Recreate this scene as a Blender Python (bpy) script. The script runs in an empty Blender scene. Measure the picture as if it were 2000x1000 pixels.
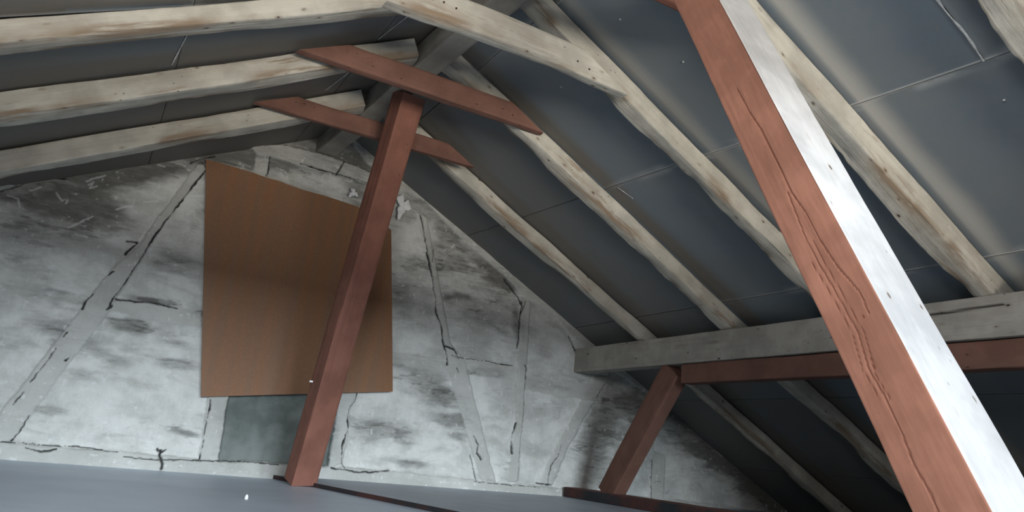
import bpy, bmesh, math, random
import numpy as np
from mathutils import Vector, Matrix

WALL_PARTS=[('sill_beam', [(-3.26, 0.061), (-1.975, 0.109), (-1.353, 0.109), (-0.691, 0.103), (-0.097, 0.12), (0.559, 0.134), (1.168, 0.121), (2.051, 0.106), (3.114, 0.094), (4.635, 0.064), (8.268, -0.217), (8.249, -0.466), (3.254, -0.083), (-3.212, -0.113)], 0.014), ('brace', [(-1.152, 2.371), (-1.054, 2.417), (-1.085, 2.328), (-1.291, 1.824), (-1.516, 1.11), (-1.659, 0.764), (-1.782, 0.456), (-1.904, 0.122), (-2.102, 0.09), (-1.902, 0.576), (-1.783, 0.885), (-1.654, 1.196), (-1.577, 1.392), (-1.432, 1.625)], 0.012), ('rail', [(-1.477, 1.199), (-1.24, 1.212), (-0.887, 1.207), (-0.863, 1.085), (-1.211, 1.074), (-1.521, 1.101)], 0.006), ('stud', [(-0.722, 0.607), (-0.573, 0.625), (-0.555, 0.11), (-0.699, 0.106)], 0.014), ('stud', [(0.301, 0.778), (0.453, 0.754), (0.41, 0.599), (0.423, 0.431), (0.413, 0.16), (0.302, 0.123)], 0.012), ('brace', [(0.731, 2.462), (0.861, 2.419), (1.015, 1.98), (1.148, 1.615), (1.252, 1.298), (1.41, 1.179), (1.599, 0.734), (1.748, 0.38), (1.877, 0.108), (1.715, 0.124), (1.554, 0.453), (1.342, 0.888), (1.249, 1.09), (1.165, 1.331), (1.067, 1.601), (0.926, 2.059)], 0.012), ('rail', [(0.662, 1.123), (0.978, 1.139), (1.245, 1.117), (1.279, 1.019), (0.893, 1.035), (0.676, 1.035)], 0.004), ('rail', [(1.308, 1.193), (1.651, 1.195), (1.977, 1.184), (1.979, 1.057), (1.612, 1.065), (1.369, 1.088)], 0.004), ('rail', [(2.1, 1.107), (2.528, 1.115), (3.03, 1.144), (3.012, 0.971), (2.542, 0.965), (2.097, 0.975)], 0.003), ('stud', [(1.949, 1.864), (2.058, 1.833), (2.09, 1.205), (2.099, 0.694), (2.115, 0.133), (1.994, 0.125), (2.024, 0.404), (2.01, 0.78), (1.98, 1.263)], 0.012), ('brace', [(2.895, 1.215), (3.101, 1.243), (2.86, 0.877), (2.646, 0.507), (2.491, 0.131), (2.341, 0.13), (2.497, 0.493), (2.705, 0.859)], 0.01), ('stud', [(3.695, 0.55), (3.872, 0.513), (3.885, 0.024), (3.693, 0.039)], 0.008), ('collar', [(-0.8, 2.653), (-0.493, 2.736), (-0.132, 2.742), (0.279, 2.702), (0.282, 2.584), (-0.014, 2.586), (-0.287, 2.572), (-0.534, 2.596), (-0.723, 2.573)], 0.03), ('stud', [(-0.734, 2.565), (-0.609, 2.583), (-0.605, 2.389), (-0.715, 2.391)], 0.012), ('rafter', [(-3.555, 1.144), (-2.643, 1.684), (-2.373, 1.816), (-2.192, 1.992), (-1.863, 2.167), (-1.542, 2.332), (-1.325, 2.463), (-1.122, 2.523), (-1.013, 2.579), (-0.341, 2.894), (0.0, 3.0), (-0.021, 3.13), (-1.51, 2.539), (-3.64, 1.458)], 0.02), ('rafter', [(-0.021, 3.13), (0.0, 3.0), (0.219, 2.775), (0.46, 2.652), (0.831, 2.563), (1.243, 2.281), (1.75, 2.032), (1.985, 1.856), (2.344, 1.755), (2.61, 1.564), (2.944, 1.405), (3.498, 1.162), (4.458, 0.781), (5.935, 0.135), (7.215, -0.486), (9.397, -0.445)], 0.016), ('boarding', [(-0.606, 0.721), (0.282, 0.754), (0.299, 0.119), (-0.097, 0.12), (-0.566, 0.105)], -0.018), ('infill_panel', [(-3.926, 1.648), (-1.155, 2.388), (-1.369, 1.846), (-1.654, 1.196), (-1.902, 0.576), (-2.028, 0.084), (-3.453, -0.046)], 0), ('infill_panel', [(-1.09, 2.353), (-1.039, 2.503), (-0.727, 2.595), (-0.494, 1.316), (-0.881, 1.196), (-1.499, 1.191), (-1.318, 1.775)], 0), ('infill_panel', [(-1.527, 1.127), (-0.875, 1.164), (-0.464, 1.152), (-0.377, 0.67), (-0.715, 0.608), (-0.682, 0.092), (-1.916, 0.107)], 0), ('infill_panel', [(-1.117, 2.498), (0.04, 2.842), (0.558, 2.669), (0.899, 2.453), (1.067, 1.601), (1.237, 1.098), (0.891, 1.048), (0.601, 1.06), (-0.498, 0.898), (-0.726, 2.138)], 0), ('infill_panel', [(0.374, 1.026), (1.314, 1.108), (1.754, 0.109), (0.3, 0.111), (0.418, 0.749)], 0), ('infill_panel', [(0.777, 2.575), (2.019, 1.982), (2.035, 1.172), (1.281, 1.16), (1.054, 1.695), (0.829, 2.386)], 0), ('infill_panel', [(1.281, 1.16), (2.007, 1.119), (2.079, 0.108), (1.807, 0.112)], 0), ('infill_panel', [(1.966, 1.92), (2.601, 1.668), (3.148, 1.329), (3.036, 1.077), (2.06, 1.053)], 0), ('infill_panel', [(2.009, 1.095), (3.023, 1.076), (2.417, 0.117), (2.051, 0.106)], 0), ('infill_panel', [(3.101, 1.243), (3.706, 1.189), (3.73, -0.01), (2.394, 0.059)], 0), ('infill_panel', [(3.699, 1.297), (9.397, -0.445), (3.743, -0.551)], 0)]
CRACKS=[([(-1.132, 2.408), (-1.075, 2.357), (-1.23, 1.987), (-1.341, 1.707), (-1.469, 1.295), (-1.542, 1.101)], 0.0072), ([(-1.542, 1.101), (-1.512, 1.138)], 0.012), ([(-1.489, 1.189), (-1.344, 1.2), (-1.24, 1.212), (-1.073, 1.198)], 0.0072), ([(-1.694, 1.077), (-1.681, 1.137), (-1.649, 1.205)], 0.0072), ([(-1.753, 0.898), (-1.77, 0.858)], 0.0048), ([(-1.791, 0.78), (-1.833, 0.657), (-1.892, 0.531)], 0.0048), ([(-1.918, 0.457), (-1.951, 0.365)], 0.004), ([(-1.907, 0.122), (-1.879, 0.183), (-1.863, 0.243), (-1.845, 0.3)], 0.0088), ([(-1.716, 0.7), (-1.701, 0.72)], 0.008), ([(-0.966, 0.143), (-0.969, 0.106), (-0.947, 0.052), (-0.945, 0.009)], 0.0088), ([(-0.996, 0.155), (-0.962, 0.125), (-0.939, 0.152)], 0.0064), ([(-1.213, 0.074), (-0.952, 0.074), (-0.69, 0.095), (-0.544, 0.111), (-0.275, 0.11), (-0.097, 0.116)], 0.004), ([(-0.696, 0.551), (-0.7, 0.414), (-0.696, 0.28), (-0.693, 0.167), (-0.691, 0.099)], 0.006), ([(0.446, 0.74), (0.44, 0.666), (0.402, 0.619), (0.401, 0.513), (0.422, 0.439), (0.403, 0.387), (0.391, 0.303), (0.402, 0.18), (0.437, 0.121)], 0.008), ([(0.319, 0.124), (0.422, 0.108), (0.564, 0.102), (0.742, 0.123), (0.832, 0.138)], 0.0064), ([(0.798, 2.428), (0.848, 2.29), (0.926, 2.059), (0.988, 1.876), (1.057, 1.671), (1.083, 1.556), (1.152, 1.424), (1.178, 1.31), (1.24, 1.154), (1.249, 1.09)], 0.0068), ([(0.97, 2.01), (0.984, 2.132)], 0.004), ([(1.205, 1.262), (1.312, 1.241), (1.358, 1.172)], 0.0088), ([(1.278, 1.183), (1.597, 1.188), (1.931, 1.187)], 0.0048), ([(1.354, 1.077), (1.364, 1.04)], 0.0056), ([(1.595, 0.503), (1.648, 0.417), (1.646, 0.348), (1.695, 0.293)], 0.0064), ([(1.586, 0.321), (1.675, 0.112)], 0.0052), ([(2.065, 1.216), (2.091, 1.19), (2.091, 1.082)], 0.0096), ([(2.091, 1.082), (2.1, 0.791), (2.103, 0.552), (2.095, 0.317), (2.104, 0.133)], 0.0052), ([(2.024, 0.658), (2.003, 0.542), (2.021, 0.38)], 0.008), ([(1.966, 1.816), (1.965, 1.612), (1.969, 1.361)], 0.0052), ([(2.0, 1.823), (1.968, 1.688)], 0.0048), ([(2.555, 0.508), (2.524, 0.399), (2.458, 0.289), (2.433, 0.132)], 0.0064), ([(3.06, 1.185), (2.944, 1.014)], 0.0056), ([(2.301, 0.128), (2.492, 0.121)], 0.0088), ([(3.702, 0.447), (3.701, 0.241), (3.708, 0.014)], 0.0052), ([(3.749, 0.235), (3.831, 0.25)], 0.004), ([(-0.615, 2.591), (-0.606, 2.491), (-0.617, 2.413)], 0.0072), ([(0.018, 2.737), (-0.021, 2.628), (-0.038, 2.593)], 0.0096), ([(-0.358, 2.599), (-0.108, 2.593), (0.241, 2.597)], 0.0056), ([(-1.203, 2.374), (-1.121, 2.434), (-1.035, 2.486)], 0.0064), ([(-2.373, 1.816), (-2.265, 1.892), (-2.19, 1.98), (-2.0, 2.013)], 0.0064), ([(-1.515, 1.646), (-1.444, 1.646), (-1.492, 1.57), (-1.507, 1.543)], 0.0072), ([(-1.553, 1.397), (-1.582, 1.367)], 0.0064), ([(1.753, 2.006), (1.926, 1.86), (1.971, 1.766)], 0.008), ([(2.56, 1.567), (2.646, 1.455), (2.691, 1.368)], 0.0136), ([(1.143, 2.218), (1.252, 2.212)], 0.0048), ([(1.65, 0.102), (1.997, 0.098), (2.333, 0.092)], 0.0036), ([(-1.975, 0.109), (-1.798, 0.118), (-1.518, 0.123), (-1.252, 0.103)], 0.0036), ([(-1.822, 0.092), (-1.726, 0.069), (-1.639, 0.098)], 0.0064)]
SOOT_SHADE=[(-1.552, 2.201, 0.34, 0.107, 0.444, 0.75), (-1.999, 1.712, 0.368, 0.172, 0.362, 0.6), (-1.749, 1.794, 0.288, 0.11, -0.098, 0.55), (-2.073, 1.327, 0.394, 0.093, -0.028, 0.35), (-2.028, 1.129, 0.259, 0.081, -0.044, 0.45), (-1.823, 0.923, 0.24, 0.11, -0.165, 0.6), (-2.019, 0.818, 0.191, 0.143, -0.071, 0.35), (-1.505, 2.15, 0.109, 0.033, 0.269, 0.4), (-1.136, 1.608, 0.156, 0.073, -0.107, 0.4), (-1.262, 1.498, 0.273, 0.056, -0.166, 0.35), (-1.083, 1.917, 0.095, 0.125, 0.241, 0.3), (-1.322, 1.008, 0.201, 0.058, -0.103, 0.8), (-1.125, 1.001, 0.167, 0.055, -0.051, 0.55), (-1.499, 0.788, 0.271, 0.082, -0.172, 0.6), (-1.576, 0.609, 0.135, 0.08, -0.085, 0.5), (-1.021, 0.939, 0.131, 0.047, -0.056, 0.6), (-0.969, 0.77, 0.186, 0.035, -0.018, 0.6), (-1.258, 0.615, 0.215, 0.037, -0.082, 0.35), (-0.852, 0.273, 0.165, 0.03, -0.006, 0.75), (-1.759, 0.352, 0.13, 0.042, -0.107, 0.5), (-1.833, 0.274, 0.091, 0.049, 0.107, 0.4), (-1.745, 0.088, 0.117, 0.021, 0.032, 0.6), (-1.259, 1.216, 0.218, 0.031, 0.019, 0.7), (-0.921, 1.189, 0.094, 0.024, 0.176, 0.5), (-0.45, 0.422, 0.235, 0.273, 0.107, 0.78), (-0.082, 0.38, 0.207, 0.319, 0.1, 0.95), (0.291, 0.376, 0.061, 0.287, 0.097, 0.95), (0.201, 2.425, 0.193, 0.282, 0.255, 0.15), (0.709, 1.629, 0.123, 0.321, 0.187, 0.35), (0.845, 1.372, 0.174, 0.073, 0.167, 0.3), (0.791, 1.065, 0.196, 0.04, 0.033, 0.7), (1.137, 1.083, 0.154, 0.037, 0.033, 0.6), (1.098, 0.995, 0.263, 0.113, -0.131, 0.6), (1.278, 0.788, 0.284, 0.127, -0.299, 0.8), (1.403, 0.62, 0.222, 0.09, -0.231, 0.8), (0.784, 0.467, 0.342, 0.094, -0.081, 0.55), (0.681, 0.371, 0.187, 0.059, 0.001, 0.5), (1.011, 0.208, 0.105, 0.043, 0.079, 0.7), (1.446, 0.488, 0.159, 0.045, -0.076, 0.7), (0.451, 0.539, 0.112, 0.084, 0.108, 0.2), (1.691, 1.086, 0.307, 0.052, 0.032, 0.8), (2.443, 1.053, 0.37, 0.069, 0.029, 0.75), (2.843, 1.079, 0.258, 0.081, 0.03, 0.6), (1.259, 1.734, 0.188, 0.048, 0.051, 0.65), (1.604, 2.053, 0.465, 0.091, -0.412, 0.55), (1.157, 2.11, 0.347, 0.079, -0.231, 0.4), (0.705, 2.355, 0.154, 0.073, 0.241, 0.25), (1.947, 1.558, 0.07, 0.247, 0.167, 0.5), (1.489, 1.628, 0.277, 0.145, 0.177, 0.15), (1.947, 1.558, 0.505, 0.443, -0.25, 0.12), (3.094, 0.75, 0.296, 0.45, 0.103, 0.75), (3.373, 0.988, 0.42, 0.259, -0.115, 0.8), (3.094, 0.348, 0.291, 0.245, 0.078, 0.55), (2.894, 0.48, 0.259, 0.079, -0.146, 0.6), (4.306, 0.821, 0.658, 0.163, -0.321, 0.8), (4.776, 0.479, 1.042, 0.137, -0.329, 0.85), (4.091, 0.691, 0.295, 0.075, 0.02, 0.45), (5.424, 0.246, 0.712, 0.222, -0.268, 0.95), (2.014, 0.195, 0.088, 0.1, 0.073, 0.5), (1.802, 0.157, 0.064, 0.054, 0.071, 0.5), (1.925, 0.257, 0.076, 0.082, 0.078, 0.3), (1.525, 0.271, 0.157, 0.045, -0.006, 0.2), (-0.564, 2.643, 0.536, 0.064, 0.075, 0.4), (-0.846, 2.56, 0.207, 0.071, 0.179, 0.5), (-0.202, 2.605, 0.278, 0.037, 0.019, 0.45), (-0.55, 2.563, 0.129, 0.045, 0.175, 0.4), (-1.255, 1.832, 0.111, 0.074, 0.237, 0.3)]
SCRATCHES=[[(-1.154, 2.102), (-1.052, 2.138)], [(-1.911, 1.658), (-1.84, 1.715), (-1.772, 1.776)], [(-1.874, 2.027), (-1.822, 2.07), (-1.77, 2.105)], [(-1.856, 2.003), (-1.828, 2.035), (-1.838, 1.983), (-1.795, 2.011)], [(-1.857, 1.623), (-1.775, 1.615)], [(-1.43, 2.291), (-1.378, 2.293)], [(-1.636, 1.867), (-1.534, 1.922)], [(-1.467, 1.969), (-1.372, 2.006)], [(-1.148, 1.939), (-1.105, 1.993), (-1.083, 1.938), (-1.037, 1.919)], [(-2.322, 1.798), (-2.256, 1.784), (-2.236, 1.735)], [(-2.197, 1.871), (-2.142, 1.913)], [(-2.04, 1.897), (-1.989, 1.846)], [(0.446, 0.341), (0.484, 0.328)], [(0.627, 0.46), (0.633, 0.418)], [(0.571, 1.258), (0.605, 1.187)]]
CAM=(-1.5616,-6.2286,0.3523)
CAM_AXES=[[0.86264, 0.21042, 0.45997], [-0.49658, 0.17935, 0.84926], [0.09621, -0.96102, 0.25921]]
POST_CRACKS=[(3, [(1.621, -0.007), (1.513, -0.005), (1.425, 0.005), (1.333, 0.003), (1.185, 0.001), (1.104, 0.011), (1.019, 0.011), (0.917, 0.021), (0.83, 0.04), (0.777, 0.037)], 0.0016, 0.003), (3, [(1.194, -0.008), (1.039, -0.022), (0.969, -0.021), (0.841, -0.014), (0.751, -0.008), (0.665, -0.023), (0.586, -0.016), (0.508, -0.017), (0.44, -0.025), (0.378, -0.019), (0.338, -0.022)], 0.0015, 0.0025), (3, [(1.027, -0.007), (0.959, -0.006), (0.832, -0.0), (0.743, 0.006), (0.658, -0.009)], 0.0011, 0.0018), (3, [(0.98, -0.036), (0.85, -0.028), (0.759, -0.021), (0.673, -0.036), (0.593, -0.029)], 0.001, 0.0015), (3, [(0.684, -0.008), (0.641, -0.014), (0.584, -0.007)], 0.001, 0.0015)]

# ---------------------------------------------------------------- camera, world, lights, exposure
SC = bpy.context.scene
COL = SC.collection
cam_data = bpy.data.cameras.new('camera')
cam_data.sensor_width = 36.0
cam_data.lens = 36.0 * 1450.0 / 2000.0
cam_data.clip_start = 0.02
cam = bpy.data.objects.new('camera', cam_data)
COL.objects.link(cam)
A = CAM_AXES
cam.matrix_world = Matrix(((A[0][0], -A[0][1], -A[0][2], CAM[0]),
                           (A[1][0], -A[1][1], -A[1][2], CAM[1]),
                           (A[2][0], -A[2][1], -A[2][2], CAM[2]),
                           (0, 0, 0, 1)))
SC.camera = cam

world = bpy.data.worlds.new('sky'); SC.world = world; world.use_nodes = True
bg = world.node_tree.nodes['Background']
bg.inputs['Color'].default_value = (0.95, 0.97, 1.0, 1); bg.inputs['Strength'].default_value = 0.5

def area(name, loc, target, sx, sy, power, color):
    l = bpy.data.lights.new(name, 'AREA'); l.shape = 'RECTANGLE'; l.size = sx; l.size_y = sy
    l.energy = power; l.color = color
    o = bpy.data.objects.new(name, l); COL.objects.link(o); o.location = loc
    o.rotation_euler = (Vector(target) - Vector(loc)).to_track_quat('-Z', 'Y').to_euler()
    return o
# cool daylight through the rear window; warm low fill and left fill are added
area('sky_through_rear_window', (-1.0, -34.0, 4.4), (.6, 0, 0), 13, 5.0, 12500, (0.82, 0.92, 1.0))
area('warm_fill_through_rear_window', (0, -22.0, -3.4), (.6, 0, 2.6), 8.0, 2.6, 2700, (1.0, 0.92, 0.80))  # added warm fill for the ceiling and upper wall
area('left_fill_light', (-2.0, -6.5, 1.86), (.2, -5.2, .5), .8, 1.1, 105, (1.0, 0.98, 0.94))  # added lamp brightening the foreground post and right rafters, no roof window there

SC.view_settings.view_transform = 'Standard'
SC.view_settings.look = 'None'
SC.view_settings.exposure = 0.0
SC.view_settings.gamma = 1.0
SC.view_settings.use_curve_mapping = False

# ---------------------------------------------------------------- noise
_rng = np.random.RandomState(7)
_T = _rng.rand(256, 256)
def vnoise(x, y):
    x = np.asarray(x, float); y = np.asarray(y, float)
    xi = np.floor(x).astype(int); yi = np.floor(y).astype(int)
    fx = x - xi; fy = y - yi
    fx = fx * fx * (3 - 2 * fx); fy = fy * fy * (3 - 2 * fy)
    a = _T[xi & 255, yi & 255]; b = _T[(xi + 1) & 255, yi & 255]
    c = _T[xi & 255, (yi + 1) & 255]; d = _T[(xi + 1) & 255, (yi + 1) & 255]
    return a + (b - a) * fx + (c - a) * fy + (a - b - c + d) * fx * fy
def fbm(x, y, n=4):
    s = 0; amp = .5
    for i in range(n):
        s = s + amp * vnoise(x + 17.3 * i, y + 9.1 * i); x = x * 2.03; y = y * 2.03; amp *= .5
    return s / (1 - .5 ** n)
def sstep(a, b, x):
    t = np.clip((x - a) / (b - a), 0, 1); return t * t * (3 - 2 * t)

# ---------------------------------------------------------------- materials
def newmat(name, rough=.9, spec=.2):
    m = bpy.data.materials.new(name); m.use_nodes = True
    b = m.node_tree.nodes['Principled BSDF']
    b.inputs['Roughness'].default_value = rough
    b.inputs['Specular IOR Level'].default_value = spec
    return m, m.node_tree, b
class G:
    """tiny node-graph helper"""
    def __init__(s, nt): s.nt = nt; s.L = nt.links.new
    def n(s, t, **kw):
        nd = s.nt.nodes.new(t)
        for k, v in kw.items(): setattr(nd, k, v)
        return nd
    def coord(s, scale=(1, 1, 1), kind='Object', rot=(0, 0, 0)):
        tc = s.n('ShaderNodeTexCoord'); mp = s.n('ShaderNodeMapping')
        mp.inputs['Scale'].default_value = scale; mp.inputs['Rotation'].default_value = rot
        s.L(tc.outputs[kind], mp.inputs['Vector'])
        # a different patch of texture for every object
        oi = s.n('ShaderNodeObjectInfo'); ad = s.n('ShaderNodeVectorMath', operation='ADD'); mu = s.n('ShaderNodeMath', operation='MULTIPLY')
        mu.inputs[1].default_value = 37.0
        s.L(oi.outputs['Random'], mu.inputs[0]); s.L(mp.outputs[0], ad.inputs[0]); s.L(mu.outputs[0], ad.inputs[1])
        return ad.outputs[0]
    def noise(s, v, scale, detail=4, rough=.55, dist=0):
        nd = s.n('ShaderNodeTexNoise'); nd.inputs['Scale'].default_value = scale
        nd.inputs['Detail'].default_value = detail; nd.inputs['Roughness'].default_value = rough
        nd.inputs['Distortion'].default_value = dist
        s.L(v, nd.inputs['Vector']); return nd.outputs['Fac']
    def vor(s, v, scale):
        nd = s.n('ShaderNodeTexVoronoi'); nd.inputs['Scale'].default_value = scale
        s.L(v, nd.inputs['Vector']); return nd.outputs['Distance']
    def ramp(s, f, a, b, lo=0., hi=1.):
        nd = s.n('ShaderNodeMapRange', interpolation_type='SMOOTHSTEP')
        nd.inputs['From Min'].default_value = a; nd.inputs['From Max'].default_value = b
        nd.inputs['To Min'].default_value = lo; nd.inputs['To Max'].default_value = hi
        s.L(f, nd.inputs['Value']); return nd.outputs[0]
    def mix(s, f, a, b, mode='MIX'):
        nd = s.n('ShaderNodeMix', data_type='RGBA', blend_type=mode)
        if isinstance(f, (int, float)): nd.inputs[0].default_value = f
        else: s.L(f, nd.inputs[0])
        for i, c in ((6, a), (7, b)):
            if isinstance(c, tuple): nd.inputs[i].default_value = (*c, 1)
            else: s.L(c, nd.inputs[i])
        return nd.outputs[2]
    def math(s, op, a, b):
        nd = s.n('ShaderNodeMath', operation=op)
        for i, c in enumerate((a, b)):
            if isinstance(c, (int, float)): nd.inputs[i].default_value = c
            else: s.L(c, nd.inputs[i])
        return nd.outputs[0]
    def attr(s, name):
        return s.n('ShaderNodeAttribute', attribute_name=name).outputs['Fac']
    def bump(s, h, strength, dist, b):
        nd = s.n('ShaderNodeBump'); nd.inputs['Strength'].default_value = strength; nd.inputs['Distance'].default_value = dist
        s.L(h, nd.inputs['Height']); s.L(nd.outputs[0], b.inputs['Normal'])

def mat_wood(name, base, worn, dark, wear=.62, speck=.05, rough=.85, bumpd=.004, crack=.0, grime=.5):
    """painted or whitewashed timber: grain along local X, worn brown streaks, dark knots and nail holes"""
    m, nt, b = newmat(name, rough); g = G(nt)
    v = g.coord((1.6, 14, 14)); v2 = g.coord((3.0, 3, 3)); v3 = g.coord((.5, 30, 30)); v4 = g.coord((4.5, 9, 9)); v5 = g.coord((9, 22, 22)); v6 = g.coord((1.1, 5, 5))
    n1 = g.noise(v, 1.0, 6, .65); n2 = g.noise(v2, 1.6, 4, .6); n3 = g.noise(v3, 1.5, 3)
    c = g.mix(g.ramp(n2, .35, .65), base, tuple(x * .76 for x in base))
    c = g.mix(g.ramp(n1, wear, wear + .12), c, worn)
    c = g.mix(g.ramp(n3, .60, .72, 0, .35), c, tuple(x * .62 for x in base))
    sp = g.vor(v4, 1.6)
    sel = g.noise(v4, .9, 2)
    c = g.mix(g.ramp(g.noise(v6, 1.3, 5, .65), .50, .68, 0, grime), c, tuple((x + y) * .45 for x, y in zip(base, worn)))
    c = g.mix(g.math('MULTIPLY', g.ramp(sp, speck * 2.2, speck * 4.5, .45, 0), g.ramp(sel, .46, .52)), c, worn)
    c = g.mix(g.math('MULTIPLY', g.ramp(sp, speck * 1.3, speck * 2.2, 1, 0), g.ramp(sel, .46, .52)), c, dark)
    c = g.mix(g.math('MULTIPLY', g.ramp(g.vor(v5, 1.3), speck * 1.0, speck * 2.0, .85, 0), g.ramp(g.noise(v5, .35, 2), .50, .56)), c, dark)
    e = g.attr('worn')
    c = g.mix(g.math('MULTIPLY', e, g.ramp(n1, .38, .55)), c, worn)
    ck = g.attr('crack')
    c = g.mix(ck, c, dark)
    g.L(c, b.inputs['Base Color'])
    g.bump(g.math('ADD', n1, g.math('MULTIPLY', n3, .7)), .75, bumpd, b)
    return m

WHITE_WOOD = mat_wood('whitewashed_timber', (.50, .48, .425), (.23, .175, .125), (.05, .04, .035), .58, bumpd=.008, grime=.6)
WHITE_BEAM = mat_wood('white_painted_face', (.48, .48, .485), (.37, .335, .31), (.13, .11, .10), .68, .04, .7, .003, grime=.5)
GREY_WOOD = mat_wood('grey_weathered_timber', (.38, .36, .325), (.22, .19, .16), (.04, .035, .03), .60, .05)
RIDGE_WOOD = mat_wood('grey_ridge_timber', (.36, .335, .29), (.2, .18, .15), (.04, .035, .03), .68, .02)
RED_WOOD = mat_wood('red_brown_painted_timber', (.245, .108, .078), (.20, .085, .060), (.08, .03, .02), .60, .03, .75, .006)
RED_FACE = mat_wood('pale_red_brown_paint', (.33, .152, .105), (.28, .120, .082), (.15, .055, .035), .66, .022, .7, .002, grime=.3)  # paler red-brown paint on the foreground post
RED_DULL = mat_wood('faded_red_brown_paint', (.185, .095, .072), (.15, .08, .062), (.08, .04, .03), .58, .04, .85, .005)

def mat_wall():
    m, nt, b = newmat('limewashed_wall', .95, .1); g = G(nt)
    v = g.coord((1, 1, 1)); vs = g.coord((1, 1, 3.0)); vz = g.coord((6, 6, 1))
    n1 = g.noise(v, 3.0, 8, .68); n2 = g.noise(vs, 9.0, 8, .7); n3 = g.noise(vz, 9, 4)
    n4 = g.noise(g.coord((1, 1, 2.2), rot=(0, .25, 0)), 1.7, 5, .6, .6)
    c = g.mix(g.ramp(n1, .35, .65), (.72, .73, .705), (.54, .545, .52))
    c = g.mix(g.ramp(n4, .46, .68, 0, .6), c, (.36, .365, .34))
    c = g.mix(g.ramp(n3, .55, .72, 0, .35), c, (.74, .77, .77))
    c = g.mix(g.math('MULTIPLY', g.attr('timber'), .55), c, (.44, .44, .41))
    s = g.attr('soot_shade')
    s2 = g.ramp(g.math('ADD', s, g.math('MULTIPLY', g.math('SUBTRACT', n2, .5), .9)), .1, 1.15)
    c = g.mix(s2, c, (.15, .15, .138))
    c = g.mix(g.attr('fleck'), c, (.78, .80, .80))
    c = g.mix(g.attr('crack'), c, (.03, .03, .03))
    g.L(c, b.inputs['Base Color'])
    n5 = g.noise(v, 38, 6, .7)
    g.bump(g.math('ADD', g.math('ADD', n1, n2), g.math('MULTIPLY', n5, .5)), .9, .012, b)
    return m
WALL = mat_wall()

def mat_board():
    m, nt, b = newmat('grey_insulation_board', .62, .35); g = G(nt)
    v = g.coord((1, 1, 1)); vl = g.coord((10, 1.0, 1)); vd = g.coord((1.5, 9, 1), rot=(0, 0, .5))
    n1 = g.noise(v, 1.3, 4); n2 = g.noise(v, 22, 5, .6); n3 = g.noise(vl, 3, 5, .65)
    c = g.mix(g.ramp(n1, .35, .65), (.148, .182, .210), (.175, .195, .205))
    c = g.mix(g.ramp(n2, .3, .7, 0, .3), c, (.19, .195, .195))
    sp = g.attr('spray')
    c = g.mix(g.ramp(g.math('ADD', sp, g.math('MULTIPLY', g.math('SUBTRACT', n1, .5), .35)), .05, 1.0), c, (.42, .41, .38))
    br = g.attr('brown')
    c = g.mix(g.ramp(g.math('ADD', br, g.math('MULTIPLY', g.math('SUBTRACT', n1, .5), .6)), .15, .9, 0, .85), c, (.138, .122, .102))
    c = g.mix(g.attr('scuff'), c, (.50, .50, .48))
    g.L(c, b.inputs['Base Color'])
    g.bump(n2, .25, .003, b)
    return m
BOARD = mat_board()

def mat_simple(name, c1, c2, scale=6, rough=.85, bump=.004, spec=.2):
    m, nt, b = newmat(name, rough, spec); g = G(nt)
    v = g.coord((1, 1, 1)); n1 = g.noise(v, scale, 5, .6); n2 = g.noise(v, scale * 9, 3)
    c = g.mix(g.ramp(n1, .35, .65), c1, c2)
    g.L(c, b.inputs['Base Color']); g.bump(g.math('ADD', n1, g.math('MULTIPLY', n2, .3)), .5, bump, b)
    return m
BOARDING = mat_simple('dark_window_boarding', (.11, .128, .12), (.20, .222, .212), 3.2, .9, .006)
DECK = mat_simple('dark_roof_deck', (.05, .045, .04), (.03, .03, .03))
CORE = mat_simple('dark_wall_core', (.05, .05, .048), (.035, .035, .03))
FLOOR_MAT = mat_simple('blue_grey_floor_sheet', (.60, .70, .82), (.54, .635, .75), 2.2, .42, .001, .5)
FLOOR_MAT2 = mat_simple('dull_grey_floor_sheet', (.40, .46, .53), (.35, .40, .46), 3.0, .45, .002, .4)
EDGE = mat_simple('dark_sheet_edge', (.03, .035, .04), (.09, .04, .035), 4)
METAL = mat_simple('bright_nail', (.8, .8, .78), (.6, .6, .6), 40, .4, .001, .6)
FOAM = mat_simple('white_foam', (.86, .87, .88), (.72, .74, .76), 30, .9, .01)
SEAL = mat_simple('white_sealant', (.62, .63, .62), (.4, .4, .4), 30, .8, .003)

def mat_hardboard():
    m, nt, b = newmat('brown_hardboard', .55, .3); g = G(nt)
    v = g.coord((9, 9, .5)); v2 = g.coord((2, 2, 1)); n1 = g.noise(v, 1.2, 3); n2 = g.noise(v2, 60, 3); n3 = g.noise(v2, .8, 2)
    c = g.mix(g.ramp(n1, .4, .6), (.20, .105, .057), (.225, .105, .048))
    c = g.mix(g.ramp(n2, .45, .7, 0, .2), c, (.32, .19, .115))
    g.L(c, b.inputs['Base Color']); g.bump(n2, .2, .001, b)
    return m
HARD = mat_hardboard()

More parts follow.
